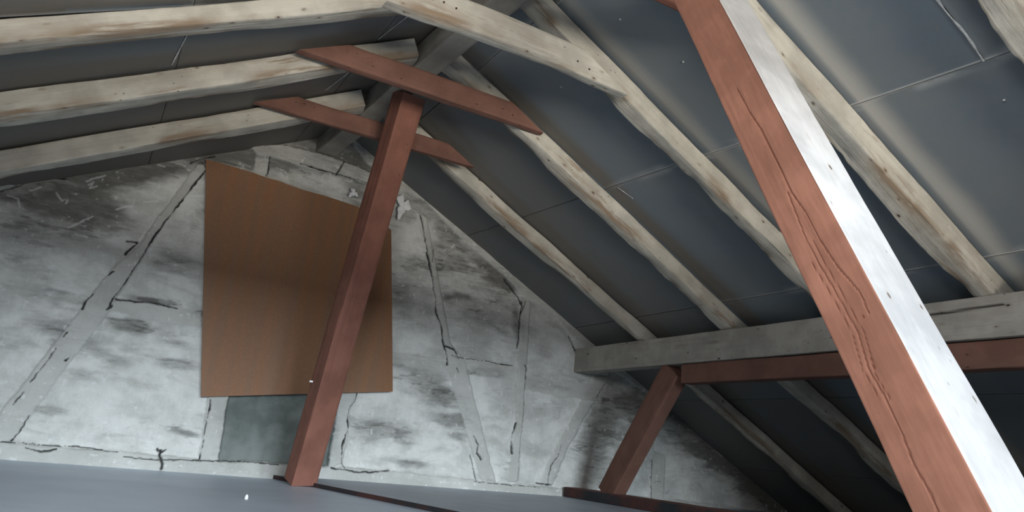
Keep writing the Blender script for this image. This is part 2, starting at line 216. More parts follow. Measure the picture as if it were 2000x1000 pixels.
# ---------------------------------------------------------------- object helpers
def link(name, me, parent=None):
    o = bpy.data.objects.new(name, me); COL.objects.link(o)
    if parent: o.parent = parent
    return o
def tag(o, label, cat, group=None):
    o['label'] = label; o['category'] = cat
    if group: o['group'] = group
    return o
def structure(o, label=None):
    o['kind'] = 'structure'
    if label: o['label'] = label
    return o
def mesh_np(name, co, quads, smooth=True):
    me = bpy.data.meshes.new(name)
    me.vertices.add(len(co)); me.vertices.foreach_set('co', np.asarray(co, np.float32).ravel())
    q = np.asarray(quads, np.int32)
    me.loops.add(q.size); me.loops.foreach_set('vertex_index', q.ravel())
    me.polygons.add(len(q)); me.polygons.foreach_set('loop_start', np.arange(0, q.size, q.shape[1], dtype=np.int32))
    me.polygons.foreach_set('loop_total', np.full(len(q), q.shape[1], np.int32))
    if smooth: me.polygons.foreach_set('use_smooth', np.ones(len(q), bool))
    me.update(calc_edges=True); me.validate()
    return me
def fattr(me, name, arr):
    a = me.attributes.new(name, 'FLOAT', 'POINT'); a.data.foreach_set('value', np.asarray(arr, np.float32))

def box_mesh(name, x0, x1, y0, y1, z0, z1, bevel=0.):
    bm = bmesh.new()
    vs = [bm.verts.new((x, y, z)) for x in (x0, x1) for y in (y0, y1) for z in (z0, z1)]
    for f in ((0, 1, 3, 2), (4, 6, 7, 5), (0, 4, 5, 1), (2, 3, 7, 6), (0, 2, 6, 4), (1, 5, 7, 3)):
        bm.faces.new([vs[i] for i in f])
    bmesh.ops.recalc_face_normals(bm, faces=bm.faces)
    if bevel: bmesh.ops.bevel(bm, geom=bm.edges[:], offset=bevel, segments=2, affect='EDGES')
    me = bpy.data.meshes.new(name); bm.to_mesh(me); bm.free()
    return me

def seg_dist(px, pz, a, b):
    ax_, az_ = a; bx_, bz_ = b; dx, dz = bx_ - ax_, bz_ - az_
    t = np.clip(((px - ax_) * dx + (pz - az_) * dz) / (dx * dx + dz * dz + 1e-12), 0, 1)
    return np.hypot(px - ax_ - t * dx, pz - az_ - t * dz)

_seed = [0]
def timber(name, p0, p1, w, d, up=(0, 0, 1), mats=None, wobble=.004, round_=.012, wane=0., bow=(0, 0), cut0=0., cut1=0.,
           curve=None, twist=0., cracks=(), pick=None, parent=None, step=.03, taper=0., k=8, knots=0):
    """a sawn or hewn timber from p0 to p1 (axis of its centre), w wide, d deep; mesh local: X along, Y width, Z depth (towards up).
    wane eats into the lower edges unevenly; cut0/cut1 slant the ends; curve(t)->(y,z) bends it; crack = list of (face, s0, u0, s1, u1, halfwidth)"""
    _seed[0] += 13; sd = _seed[0]
    p0 = Vector(p0); p1 = Vector(p1); ax = (p1 - p0); L = ax.length; ax.normalize()
    up = Vector(up); yv = up.cross(ax).normalized(); zv = ax.cross(yv).normalized()
    ns = max(4, int(L / step))
    # ring points around the section: (y, z, face, u)
    ring = []
    for (fy, fz, face) in ((0, -1, 0), (1, 0, 1), (0, 1, 2), (-1, 0, 3)):
        for i in range(k):
            u = math.sin((-1 + 2 * i / k) * math.pi / 2 * .93) / math.sin(math.pi / 2 * .93) if k < 12 else -1 + 2 * i / k
            if face == 0: y, z = u, -1
            elif face == 1: y, z = 1, u
            elif face == 2: y, z = -u, 1
            else: y, z = -1, -u
            ring.append((y, z, face, u))
    R = len(ring); ry = np.array([r[0] for r in ring]) * w / 2; rz = np.array([r[1] for r in ring]) * d / 2
    # round corners
    r = round_
    cy = np.clip(ry, -(w / 2 - r), w / 2 - r); cz = np.clip(rz, -(d / 2 - r), d / 2 - r)
    dy, dz = ry - cy, rz - cz; ln = np.sqrt(dy * dy + dz * dz) + 1e-9
    sc = np.where((np.abs(dy) > 1e-6) & (np.abs(dz) > 1e-6), r / ln, 1)
    ry = cy + dy * sc; rz = cz + dz * sc
    s = np.linspace(0, 1, ns + 1)
    S, I = np.meshgrid(s, np.arange(R), indexing='ij')
    Y = ry[I].copy(); Z = rz[I].copy(); Xl = S * L
    if taper: f = 1 + taper * (S - .5); Y *= f; Z *= f
    # unevenness
    ang = I / R * 9.0
    nz = fbm(Xl * 3 + sd, ang + sd * 1.7, 4) - .5
    nl = fbm(Xl * 1.1 + sd * 2.1, ang * .35 + sd, 2) - .5
    rad = np.sqrt(Y ** 2 + Z ** 2)
    dd = nz * wobble * 2.2 + nl * wobble * 3
    worn = np.zeros_like(S)
    if wane:
        # lower two corners eaten by uneven wane
        for cs, amt in ((1, 1.0), (-1, .8)):
            corner = np.exp(-(((Y - cs * w / 2) / (w * .28)) ** 2 + ((Z + d / 2) / (d * .28)) ** 2))
            a = sstep(.35, .8, fbm(Xl * 2.4 + sd * 3 + cs * 5, np.full_like(Xl, sd * .7), 4))
            dd = dd - corner * a * wane * amt
            worn = np.maximum(worn, np.clip(np.exp(-(((Y - cs * w / 2) / (w * .42)) ** 2 + ((Z + d / 2) / (d * .42)) ** 2)) * a * 1.7, 0, 1))
    Y = Y * (1 + dd / rad); Z = Z * (1 + dd / rad)
    ck = np.zeros_like(S)
    F = np.array([q[2] for q in ring])[I]
    U_ = np.array([q[3] for q in ring])[I]
    for face, pts, hw, dep in cracks:      # drying cracks: sunk along the face
        dc = np.full(S.shape, 9.)
        half = (d if face in (1, 3) else w) / 2
        lu = U_ * half + .004 * (fbm(S * L * 7, U_ * 0 + sd, 2) - .5)
        for a, b in zip(pts[:-1], pts[1:]): dc = np.minimum(dc, np.hypot(np.maximum(seg_dist(S * L, lu, a, b), 0), 0))
        lim = hw * (.75 + .8 * fbm(S * L * 4, S * 0 + dep * 99, 2))
        kk = np.where(F == face, 1 - sstep(.3, 1.6, dc / lim), 0)
        ck = np.maximum(ck, kk * (dep > 0)); 
        push = kk * dep
        if face == 0: Z = Z + push
        elif face == 2: Z = Z - push
        elif face == 1: Y = Y - push
        else: Y = Y + push
    # bends
    bx = np.sin(S * math.pi)
    Y = Y + bow[0] * bx; Z = Z + bow[1] * bx
    Y = Y + (fbm(Xl * .9 + sd, np.full_like(Xl, 3.3 + sd), 2) - .5) * wobble * 3.0
    Z = Z + (fbm(Xl * .9 + sd * 5, np.full_like(Xl, 7.7), 2) - .5) * wobble * 2.0
    if curve:
        for i in range(ns + 1):
            oy, oz = curve(s[i]); Y[i] += oy; Z[i] += oz
    if twist:
        c, sn = np.cos(twist * (S - .5)), np.sin(twist * (S - .5)); Y, Z = Y * c - Z * sn, Y * sn + Z * c
    Xl = Xl + np.where(S == 0, cut0 * Z, 0) + np.where(S == 1, cut1 * Z, 0)
    if cut0 or cut1:
        e0 = np.clip(1 - S * 8, 0, 1) * cut0 * Z; e1 = np.clip(1 - (1 - S) * 8, 0, 1) * cut1 * Z
        Xl = S * L + e0 + e1
    co = np.stack([Xl, Y, Z], -1).reshape(-1, 3)
    idx = np.arange((ns + 1) * R).reshape(ns + 1, R)
    a = idx[:-1]; b = idx[1:]
    q = np.stack([a, b, np.roll(b, -1, 1), np.roll(a, -1, 1)], -1).reshape(-1, 4)
    mi = F[:-1].reshape(-1)
    # end caps as fans of quads
    n0 = len(co)
    c0 = co[:R].mean(0); c1 = co[-R:].mean(0)
    co = np.vstack([co, c0, c1])
    caps = []
    for i in range(0, R, 2):
        caps.append((n0, i, (i + 1) % R, (i + 2) % R))
        base = ns * R
        caps.append((n0 + 1, base + (i + 2) % R, base + (i + 1) % R, base + i))
    q = np.vstack([q, np.array(caps)])
    me = mesh_np(name, co, q)
    fattr(me, 'worn', np.append(worn.reshape(-1), [0, 0])); fattr(me, 'crack', np.append(ck.reshape(-1), [0, 0]))
    me.set_sharp_from_angle(angle=math.radians(40))
    mats = mats or [WHITE_WOOD]
    for m in mats: me.materials.append(m)
    if pick:
        arr = np.zeros(len(me.polygons), np.int32); arr[:len(mi)] = np.array([pick[f] for f in mi]); me.polygons.foreach_set('material_index', arr)
    # fresh sharp edges for the squared section
    o = link(name, me, parent)
    o.matrix_world = Matrix(((ax.x, yv.x, zv.x, p0.x), (ax.y, yv.y, zv.y, p0.y), (ax.z, yv.z, zv.z, p0.z), (0, 0, 0, 1)))
    o['_len'] = L
    del o['_len']
    return o

# ---------------------------------------------------------------- geometry of the attic
H = 3.0; SR = .514; SL = .485
aR = math.atan(SR); aL = math.atan(SL)
def zr(x): return H - SR * x
def zl(x): return H + SL * x

# right and left rafters: (y at ridge, y at eaves, width, depth, wane)
R_RAFT = [(-.93, -.94, .13, .12, .03), (-2.00, -2.03, .13, .12, .035), (-2.98, -3.01, .12, .13, .03), (-3.94, -3.98, .14, .14, .03), (-4.90, -4.92, .15, .14, .035)]
L_RAFT = [(-1.13, -.80, .17, .13, .02), (-2.02, -1.76, .16, .13, .02), (-2.73, -2.58, .13, .10, .015), (-3.75, -3.75, .14, .13, .02), (-4.8, -4.8, .14, .13, .02)]

# ---------------------------------------------------------------- roof: deck and insulation boards
def slope_matrix(side):
    # local X down the slope, local Y = world Y, local Z = outward normal; origin on the ridge line
    if side > 0:
        x = Vector((math.cos(aR), 0, -math.sin(aR)))
    else:
        x = Vector((-math.cos(aL), 0, -math.sin(aL)))
    z = Vector((-x.z * (1 if x.x > 0 else -1), 0, abs(x.x))) if False else None
    n = Vector((math.sin(aR), 0, math.cos(aR))) if side > 0 else Vector((-math.sin(aL), 0, math.cos(aL)))
    y = n.cross(x)
    return Matrix(((x.x, y.x, n.x, 0), (x.y, y.y, n.y, 0), (x.z, y.z, n.z, H), (0, 0, 0, 1)))

def board(parent, side, s0, s1, y0, y1):
    g = .0012
    s0 += g; s1 -= g; y0 += g; y1 -= g
    nx = max(2, int((s1 - s0) / .012)); ny = max(2, int((y1 - y0) / .03))
    U, V = np.meshgrid(np.linspace(s0, s1, nx), np.linspace(y0, y1, ny), indexing='ij')
    cosA = math.cos(aR if side > 0 else aL)
    ysgn = slope_matrix(side)[1][1]
    sag = .010 * (fbm(U * 1.2 + 3 * side, V * 1.2, 3) - .5)
    def skew(s): return .058 * (-V - 2.9) if (side > 0 and abs(s - 1.62) < .01) else 0 * V
    f_ = (U - s0) / (s1 - s0); U = U + skew(s0 - g) * (1 - f_) + skew(s1 + g) * f_
    co = np.stack([U, V * ysgn, sag], -1).reshape(-1, 3)
    idx = np.arange(nx * ny).reshape(nx, ny)
    q = np.stack([idx[:-1, :-1], idx[:-1, 1:], idx[1:, 1:], idx[1:, :-1]], -1).reshape(-1, 4)
    if ysgn < 0: q = q[:, ::-1]
    q = q[:, ::-1] if ysgn > 0 else q
    # thickness: sides and back
    n = len(co)
    per = list(idx[:, 0]) + list(idx[-1, 1:]) + list(idx[-2::-1, -1]) + list(idx[0, -2:0:-1])
    pc = co[per].copy(); pc[:, 2] = .028
    co2 = np.vstack([co, pc]); m = len(per)
    sides = np.array([(per[i], per[(i + 1) % m], n + (i + 1) % m, n + i) for i in range(m)])
    me = mesh_np('roof_board', co2, np.vstack([q, sides]))
    # attributes
    Xw = U * cosA * side
    spray = np.zeros_like(U); brown = np.zeros_like(U); scuff = np.zeros_like(U)
    rafts = R_RAFT if side > 0 else L_RAFT
    for i, (ya, yb, w, d, wn) in enumerate(rafts):
        yc = ya + (yb - ya) * np.clip(U / 3.2, 0, 1)
        near = (yc - w / 2) - V   # distance towards the camera from the rafter's near face
        far = V - (yc + w / 2)
        k = (.08, .22, .62, .85, .85)[i] if side > 0 else (.1, .25, .8, .9, .9)[i]
        wob = .05 * (fbm(U * 2 + i, V * .5, 3) - .5)
        spray = np.maximum(spray, k * sstep(.0, .05, near) * (1 - sstep(.04, .22, near + wob)))
        spray = np.maximum(spray, .35 * k * (far > 0) * (1 - sstep(.0, .08, far)))
        kb = (1., .9, .5, .1, .1)[i]
        brown = np.maximum(brown, kb * (near > 0) * (1 - sstep(.0, .22, near)))
        brown = np.maximum(brown, kb * .9 * (far > 0) * (1 - sstep(.0, .16, far)))
    brown = np.clip(brown + (.62 if side > 0 else .55) * sstep(-3.1, -1.2, V) + (.35 if side < 0 else 0), 0, 1)
    if side < 0: spray = np.maximum(spray, .75 * sstep(-2.75, -2.95, V)); brown = np.maximum(brown, .75 * sstep(-2.85, -3.05, V))
    # scuffed joints
    for sj in ((0.33, 1.62, 2.92) if side > 0 else (.48, 1.66)):
        j = np.abs(U - sj - (.058 * (-V - 2.9) if abs(sj - 1.62) < .01 else 0)) + .02 * (fbm(V * 6, U * 6, 3) - .5)
        scuff = np.maximum(scuff, (.75 if side > 0 else .3) * np.maximum((1 - sstep(.004, .012, j)), .8 * (1 - sstep(.004, .06, j)) * sstep(.42, .62, fbm(V * 5 + 3, U * 9, 4))) * sstep(-1.6, -3.2, V) )
    fattr(me, 'spray', np.append(spray.ravel(), np.zeros(m))); fattr(me, 'brown', np.append(brown.ravel(), np.zeros(m))); fattr(me, 'scuff', np.append(scuff.ravel(), np.zeros(m)))
    me.materials.append(BOARD)
    o = link('roof_board', me, parent)
    return o

YB = [.06, -2.1, -4.655, -7.2, -8.1]
for side, joints in ((1, [0.0, .33, 1.62, 2.92, 4.22, 5.52, 6.82]), (-1, [0.0, .48, 1.66, 2.9, 4.1, 5.3, 6.7])):
    deck = box_mesh('ceiling', -.04, 6.9, -8.1 if slope_matrix(side)[1][1] > 0 else -.3, .3 if slope_matrix(side)[1][1] > 0 else 8.1, .035, .08)
    deck.materials.append(DECK)
    o = structure(link('ceiling', deck), 'right roof slope lined with dark grey boards' if side > 0 else 'left roof slope lined with grey boards')
    o.matrix_world = slope_matrix(side)
    for i in range(len(joints) - 1):
        YB = [.06, -2.66, -5.2, -8.1] if side < 0 else [.06, -2.04, -4.655, -7.2, -8.1] if i < 2 else [.06, -2.04, -4.93, -8.1]
        for j in range(len(YB) - 1):
            y0, y1 = YB[j + 1], YB[j]
            if side < 0 and joints[i] > 2.8 and j < 2: pass
            board(o, side, joints[i], joints[i + 1], y0, y1)
    if True:
        # white sealant on the joint running down the slope, and a bead at the board joint
        def bead(pts, w, name='sealant_strip'):
            bm = bmesh.new(); prev = None
            for k, (s, y) in enumerate(pts):
                ww = w * (.6 + .8 * random.random())
                d = (pts[min(k + 1, len(pts) - 1)][0] - pts[max(k - 1, 0)][0], pts[min(k + 1, len(pts) - 1)][1] - pts[max(k - 1, 0)][1])
                ln = math.hypot(*d) or 1; nx_, ny_ = -d[1] / ln * ww, d[0] / ln * ww
                vs = [bm.verts.new((s + nx_, y + ny_, -.0062)), bm.verts.new((s, y, -.0062 - ww * .7)), bm.verts.new((s - nx_, y - ny_, -.0062))]
                if prev:
                    for a in (0, 1): bm.faces.new((prev[a], prev[a + 1], vs[a + 1], vs[a]))
                prev = vs
            me = bpy.data.meshes.new(name); bm.to_mesh(me); bm.free(); me.materials.append(SEAL)
            return link(name, me, o)
        ys = slope_matrix(side)[1][1]
        if side > 0: bead([(1.0 + .72 * t / 14, ys * (-4.655 + .004 * math.sin(t))) for t in range(15)], .006)
        if side < 0:
            for (sa, ya, sb, yb) in ((.40, -2.42, .48, -2.1), (.49, -1.61, .58, -1.26), (1.65, -2.40, 1.69, -1.98)):
                bead([(sa + (sb - sa) * k / 6, ys * (ya + (yb - ya) * k / 6)) for k in range(7)], .0035)
        else:
            bead([(1.60 + .13 * k / 6, ys * (-2.2 - .03 * k / 6)) for k in range(7)], .0022)
            for (s_, y_) in ((.62, -3.30), (1.02, -3.42), (2.05, -3.42), (1.95, -4.62), (.75, -2.55)):
                b2 = bmesh.new(); bmesh.ops.create_uvsphere(b2, u_segments=8, v_segments=5, radius=.006, matrix=Matrix.Translation((s_, y_ * ys, -.007)))
                mm = bpy.data.meshes.new('nail'); b2.to_mesh(mm); b2.free(); mm.materials.append(METAL); link('nail', mm, o)

# ---------------------------------------------------------------- gable wall
def in_poly(px, pz, poly):
    inside = np.zeros(px.shape, bool); n = len(poly); j = n - 1
    for i in range(n):
        xi, zi = poly[i]; xj, zj = poly[j]
        if zi != zj:
            cond = ((zi > pz) != (zj > pz)) & (px < (xj - xi) * (pz - zi) / (zj - zi) + xi)
            inside ^= cond
        j = i
    return inside
CELL = .0058
gx = np.arange(-3.0, 5.95, CELL); gz = np.arange(-.02, 3.02, CELL)
GX, GZ = np.meshgrid(gx, gz, indexing='ij')
wx = GX + .016 * (fbm(GX * 9, GZ * 9, 2) - .5) + .012 * (fbm(GX * 38, GZ * 38, 3) - .5); wz = GZ + .016 * (fbm(GX * 9 + 50, GZ * 9, 2) - .5) + .012 * (fbm(GX * 38 + 50, GZ * 38, 3) - .5)
label = np.full(GX.shape, -1, np.int16)
offs = np.zeros(GX.shape)
for i, (nm, poly, off) in enumerate(WALL_PARTS):
    m_ = in_poly(wx, wz, poly) & (label < 0)
    label[m_] = i; offs[m_] = off
rest = label < 0
# what is left joins the nearest infill panel
infills = [i for i, p in enumerate(WALL_PARTS) if p[0] == 'infill_panel']
cent = np.array([np.mean(WALL_PARTS[i][1], 0) for i in infills])
rx, rz_ = GX[rest], GZ[rest]
near_i = np.argmin((rx[:, None] - cent[:, 0]) ** 2 + (rz_[:, None] - cent[:, 1]) ** 2, 1)
label[rest] = np.array(infills)[near_i]
# smooth the steps between parts a little so that limewash bridges them
o2 = offs.copy()
for _ in range(3):
    o2[1:-1, 1:-1] = (o2[1:-1, 1:-1] * 2 + o2[2:, 1:-1] + o2[:-2, 1:-1] + o2[1:-1, 2:] + o2[1:-1, :-2]) / 6
height = o2 * 1.5 + .016 * (fbm(GX * 2.2, GZ * 2.2, 3) - .5) + .007 * (fbm(GX * 11, GZ * 15, 4) - .5)
crack = np.zeros(GX.shape)
for pts, hw in CRACKS:
    d = np.full(GX.shape, 9.)
    for a, b in zip(pts[:-1], pts[1:]):
        m_ = (GX > min(a[0], b[0]) - .06) & (GX < max(a[0], b[0]) + .06) & (GZ > min(a[1], b[1]) - .06) & (GZ < max(a[1], b[1]) + .06)
        dd = seg_dist(wx[m_], wz[m_], a, b); d[m_] = np.minimum(d[m_], dd)
    wv = hw * (.28 + .8 * sstep(.25, .75, fbm(GX * 12, GZ * 12, 3)))
    crack = np.maximum(crack, 1 - sstep(.35, 1.5, d / wv))
# shallow chips and ledges where limewash has flaked along the coursing
chipn = fbm(GX * 5.5 + 2, GZ * 22 + 5, 4); lim_ = fbm(GX * 1.3 + 40, GZ * 2.0, 3)
chip = sstep(.60, .64, chipn) * sstep(.50, .62, lim_)
ridge_ = 1 - np.abs(fbm(GX * 3.1 + 8, GZ * 17 + 3, 3) - .5) * 28
hair = np.clip(ridge_, 0, 1) * sstep(.55, .66, fbm(GX * 2.1 + 70, GZ * 4.3, 3))
height -= .022 * crack + .004 * chip + .004 * hair
soot_shade = np.zeros(GX.shape)  # soot streaks, with the cast shadows of strut and post painted in
swx = .16 * (fbm(GX * 2.5, GZ * 5, 4) - .5); swz = .07 * (fbm(GX * 3 + 30, GZ * 6, 4) - .5)
for cx, cz, a, b, th, st in SOOT_SHADE:
    c, s_ = math.cos(th), math.sin(th); m_ = (np.abs(GX - cx) < 2 * (a + b)) & (np.abs(GZ - cz) < 2 * (a + b))
    dx = GX[m_] + swx[m_] - cx; dz = GZ[m_] + swz[m_] - cz
    u = (dx * c + dz * s_) / a; v = (-dx * s_ + dz * c) / b
    rr = np.sqrt(u * u + v * v) + 1.1 * (fbm(GX[m_] * 5, GZ[m_] * 14, 5) - .5)
    soot_shade[m_] = np.maximum(soot_shade[m_], st * (1 - sstep(.15, 1.6, rr)))
up_ = fbm(GX * 1.6 + 9, GZ * 3.2, 5)
soot_shade = np.clip(soot_shade + (.10 + .65 * sstep(.42, .68, up_)) * (.15 + .75 * sstep(.9, 2.3, GZ)), 0, 1)  # shading of the upper wall painted in with the soot, stronger with height
soot_shade = np.clip(soot_shade + .22 * chip + .30 * hair + .32 * sstep(2.15, 2.6, GZ) * fbm(GX * 4, GZ * 5, 3) * 1.6, 0, 1)
# darker just under the roof line
edge = np.where(GX > 0, zr(GX), zl(GX)) - GZ
soot_shade = np.clip(soot_shade + .35 * (1 - sstep(.0, .35, edge)) * fbm(GX * 3, GZ * 3, 3) * 1.4, 0, 1)
fleck = np.zeros(GX.shape)
timb = np.isin(label, [i for i, p in enumerate(WALL_PARTS) if p[0] not in ('infill_panel', 'boarding')]).astype(float)
for _ in range(2): timb[1:-1, 1:-1] = (timb[1:-1, 1:-1] * 2 + timb[2:, 1:-1] + timb[:-2, 1:-1] + timb[1:-1, 2:] + timb[1:-1, :-2]) / 6
soot_shade *= 1 - .55 * timb
fl = fbm(GX * 26 + 4, GZ * 26, 3)
fleck = sstep(.76, .82, fl) * .45 * (1 - crack)
for pts in SCRATCHES:
    for a, b in zip(pts[:-1], pts[1:]):
        m_ = (GX > min(a[0], b[0]) - .06) & (GX < max(a[0], b[0]) + .06) & (GZ > min(a[1], b[1]) - .06) & (GZ < max(a[1], b[1]) + .06)
        fleck[m_] = np.maximum(fleck[m_], .55 * (1 - sstep(.002, .010, seg_dist(wx[m_], wz[m_], a, b))))
height += fleck * .002

wall = structure(link('wall_back', box_mesh('wall_back', -6.3, 6.3, .045, .15, -.05, 3.0)), 'limewashed half-timbered gable wall')
# trim the core slab to the gable outline
bm = bmesh.new()
pr = [(-6.3, -.05), (6.3, -.05), (6.3, max(zr(6.3), -.04)), (5.9, zr(5.9) - .0), (0, H), (-5.9, zl(-5.9)), (-6.3, -.04)]
pr = [(-6.0, -.05), (5.8, -.05), (5.8, zr(5.8)), (0, H), (-6.0, zl(-6.0))]
v0 = [bm.verts.new((x, .07, z)) for x, z in pr]; v1 = [bm.verts.new((x, .18, z)) for x, z in pr]
bm.faces.new(v0); bm.faces.new(v1[::-1])
for i in range(len(pr)): bm.faces.new((v0[i], v1[i], v1[(i + 1) % len(pr)], v0[(i + 1) % len(pr)]))
bmesh.ops.recalc_face_normals(bm, faces=bm.faces); bm.to_mesh(wall.data); bm.free(); wall.data.materials.clear(); wall.data.materials.append(CORE)

ok = GZ < (np.where(GX > 0, zr(GX), zl(GX)) + .012)
nx_, nz_ = GX.shape
vid = np.arange(nx_ * nz_).reshape(nx_, nz_)
cl = label[:-1, :-1]; okc = ok[:-1, :-1] & ok[1:, :-1] & ok[:-1, 1:] & ok[1:, 1:]
allco = np.stack([GX, -height, GZ], -1).reshape(-1, 3)
for i, (nm, poly, off) in enumerate(WALL_PARTS):
    sel = (cl == i) & okc
    if sel.sum() < 20: continue
    a = vid[:-1, :-1][sel]; b = vid[1:, :-1][sel]; c = vid[1:, 1:][sel]; d = vid[:-1, 1:][sel]
    q = np.stack([a, b, c, d], -1)
    uq, inv = np.unique(q, return_inverse=True)
    me = mesh_np(nm, allco[uq], inv.reshape(-1, 4))
    fattr(me, 'soot_shade', soot_shade.ravel()[uq]); fattr(me, 'crack', crack.ravel()[uq]); fattr(me, 'fleck', fleck.ravel()[uq]); fattr(me, 'timber', timb.ravel()[uq])
    me.materials.append(BOARDING if nm == 'boarding' else WALL)
    link(nm, me, wall)
# plain plaster beyond the left edge of the photograph
me = box_mesh('infill_panel', -5.9, -3.0, .0, .04, 0, .2); 
bm = bmesh.new(); pr = [(-5.9, 0), (-3.0, 0), (-3.0, zl(-3.0)), (-5.9, zl(-5.9))]
v0 = [bm.verts.new((x, 0, z)) for x, z in pr]; v1 = [bm.verts.new((x, .04, z)) for x, z in pr]
bm.faces.new(v0); bm.faces.new(v1[::-1])
for i in range(4): bm.faces.new((v0[i], v1[i], v1[(i + 1) % 4], v0[(i + 1) % 4]))
bmesh.ops.recalc_face_normals(bm, faces=bm.faces); bm.to_mesh(me); bm.free(); me.materials.append(WALL)
link('infill_panel', me, wall)

# ---------------------------------------------------------------- unseen rear wall, its window head set to shade the upper gable
bm = bmesh.new()
def pane_box(x0, x1, z0, z1a, z1b):
    pr = [(x0, z0), (x1, z0), (x1, z1b), (x0, z1a)]
    a = [bm.verts.new((x, -8.0, z)) for x, z in pr]; b = [bm.verts.new((x, -8.1, z)) for x, z in pr]
    bm.faces.new(a); bm.faces.new(b[::-1])
    for i in range(4): bm.faces.new((a[i], b[i], b[(i + 1) % 4], a[(i + 1) % 4]))
pane_box(-5.9, -2.6, 0, .15, zl(-2.6)); pane_box(2.2, 5.8, 0, zr(2.2), .03)
pane_box(-2.6, 2.2, 0, .22, .22); pane_box(-2.6, 0, 1.64, zl(-2.6), 2.99); pane_box(0, 2.2, 1.64, 2.99, zr(2.2))
bmesh.ops.recalc_face_normals(bm, faces=bm.faces)
me = bpy.data.meshes.new('unseen_rear_wall'); bm.to_mesh(me); bm.free(); me.materials.append(WALL)
structure(link('unseen_rear_wall', me), 'limewashed rear gable wall, unseen, its window shaped to cut off light')

# ---------------------------------------------------------------- floor
def sheet(name, poly, z0, z1, mats, parent=None, side_mat=1):
    bm = bmesh.new()
    t = [bm.verts.new((x, y, z1)) for x, y in poly]; b_ = [bm.verts.new((x, y, z0)) for x, y in poly]
    f = bm.faces.new(t); f.material_index = 0; bm.faces.new(b_[::-1])
    for i in range(len(poly)):
        s = bm.faces.new((t[i], b_[i], b_[(i + 1) % len(poly)], t[(i + 1) % len(poly)])); s.material_index = side_mat
    bmesh.ops.recalc_face_normals(bm, faces=bm.faces)
    me = bpy.data.meshes.new(name); bm.to_mesh(me); bm.free()
    for m in mats: me.materials.append(m)
    return link(name, me, parent)
floor = structure(sheet('floor', [(-6.0, .05), (6.0, .05), (6.0, -8.1), (-6.0, -8.1)], -.06, 0, [FLOOR_MAT, EDGE], None, 0), 'blue-grey attic floor sheet')
raised = sheet('raised_floor_sheet', [(-.13, -.01), (5.8, -.01), (5.8, -7.95), (1.44, -7.95), (.375, -2.36)], .0005, .03, [FLOOR_MAT2, EDGE], floor)

# ---------------------------------------------------------------- ridge beam, rafters, purlin
rb = timber('ridge_beam', (.24, -6.3, 2.835), (-.185, .03, 2.835), .16, .17, mats=[RIDGE_WOOD], wobble=.003, round_=.008,
            curve=lambda t: (0.02 * math.sin(t * 5), 0))
tag(rb, 'grey ridge beam running under the apex of the roof', 'beam')

labels_R = ['whitewashed right-hand rafter nearest the gable wall, ending behind the grey purlin',
            'second right-hand rafter from the gable wall, upper end under the nearer red collar tie',
            'right-hand rafter that the whitewashed collar tie meets, passing behind the big red and white post',
            'bright whitewashed rafter just right of the big red and white post',
            'wide pale rafter cutting the upper right corner']
nR = Vector((math.sin(aR), 0, math.cos(aR))); nL = Vector((-math.sin(aL), 0, math.cos(aL)))
for i, (ya, yb, w, d, wn) in enumerate(R_RAFT):
    x0, x1 = .10, 5.75
    off = nR * (-(d / 2 + .014))
    p0 = Vector((x0, ya, zr(x0))) + off; p1 = Vector((x1, ya + (yb - ya) * x1 / 3, zr(x1))) + off
    o = timber('rafter', p0, p1, w, d, nR, [WHITE_WOOD], wobble=.007, round_=.008, wane=wn, step=.02)
    tag(o, labels_R[i], 'rafter', 'roof rafters')
labels_L = ['lowest left-hand rafter, nearest the gable wall, under the farther red tie end',
            'left-hand rafter whose upper end passes behind the nearer red collar tie',
            'topmost left-hand rafter, running to the whitewashed collar tie',
            'left-hand rafter above the frame beside the camera', 'left-hand rafter above and behind the camera']
for i, (ya, yb, w, d, wn) in enumerate(L_RAFT[:3]):
    x0, x1 = (-.25, -.20, -.3)[i], -5.9
    off = nL * (-(d / 2 + .014))
    p0 = Vector((x0, ya, zl(x0))) + off; p1 = Vector((x1, ya + (yb - ya) * -x1 / 2.2, zl(x1))) + off
    o = timber('rafter', p0, p1, w, d, nL, [WHITE_WOOD], wobble=.006, round_=.008, wane=wn, step=.02)
    tag(o, labels_L[i], 'rafter', 'roof rafters')

pur = timber('purlin', (2.73, -7.98, 1.343), (2.73, .03, 1.343), .16, .236, mats=[GREY_WOOD], wobble=.003, round_=.006, k=24, step=.02, cracks=[(1, [(3.9,.06),(4.4, .045), (4.9, -.02), (5.0, -.025)], .005, .012), (3, [(3.9,.06),(4.4, .045), (4.9, -.02), (5.0, -.025)], .005, .012)])
tag(pur, 'long grey purlin carrying the right-hand rafters', 'beam')
rp = timber('bearer', (2.745, -7.98, 1.142), (2.745, -1.53, 1.142), .13, .155, mats=[RED_DULL], wobble=.003, round_=.008)
tag(rp, 'red-brown bearer fixed under the grey purlin', 'beam')

# ---------------------------------------------------------------- posts and collar ties
# post near the gable: leans towards the camera as it rises
yaw = -math.radians(14)
p1b = timber('post', (-.075, -.62, .03), (-.005, -1.59, 2.745), .19, .15, (math.sin(yaw), 1, 0), [RED_WOOD], wobble=.004, round_=.010)
tag(p1b, 'slim red-brown leaning post in front of the brown hardboard sheet', 'post')
hook = box_mesh('hook', -.012, .012, -.012, .004, -.006, .006, .002); hook.materials.append(METAL)
hk = link('hook', hook); hk.parent = p1b
hk.matrix_parent_inverse = p1b.matrix_world.inverted()
hk.location = (-.175, -.86, .727)

st = timber('strut', (2.75, -.56, .10), (2.75, -1.39, 1.19), .14, .21, (0, 1, 0), [RED_DULL], wobble=.003, round_=.008)
tag(st, 'short red-brown strut standing under the far end of the purlin', 'strut')

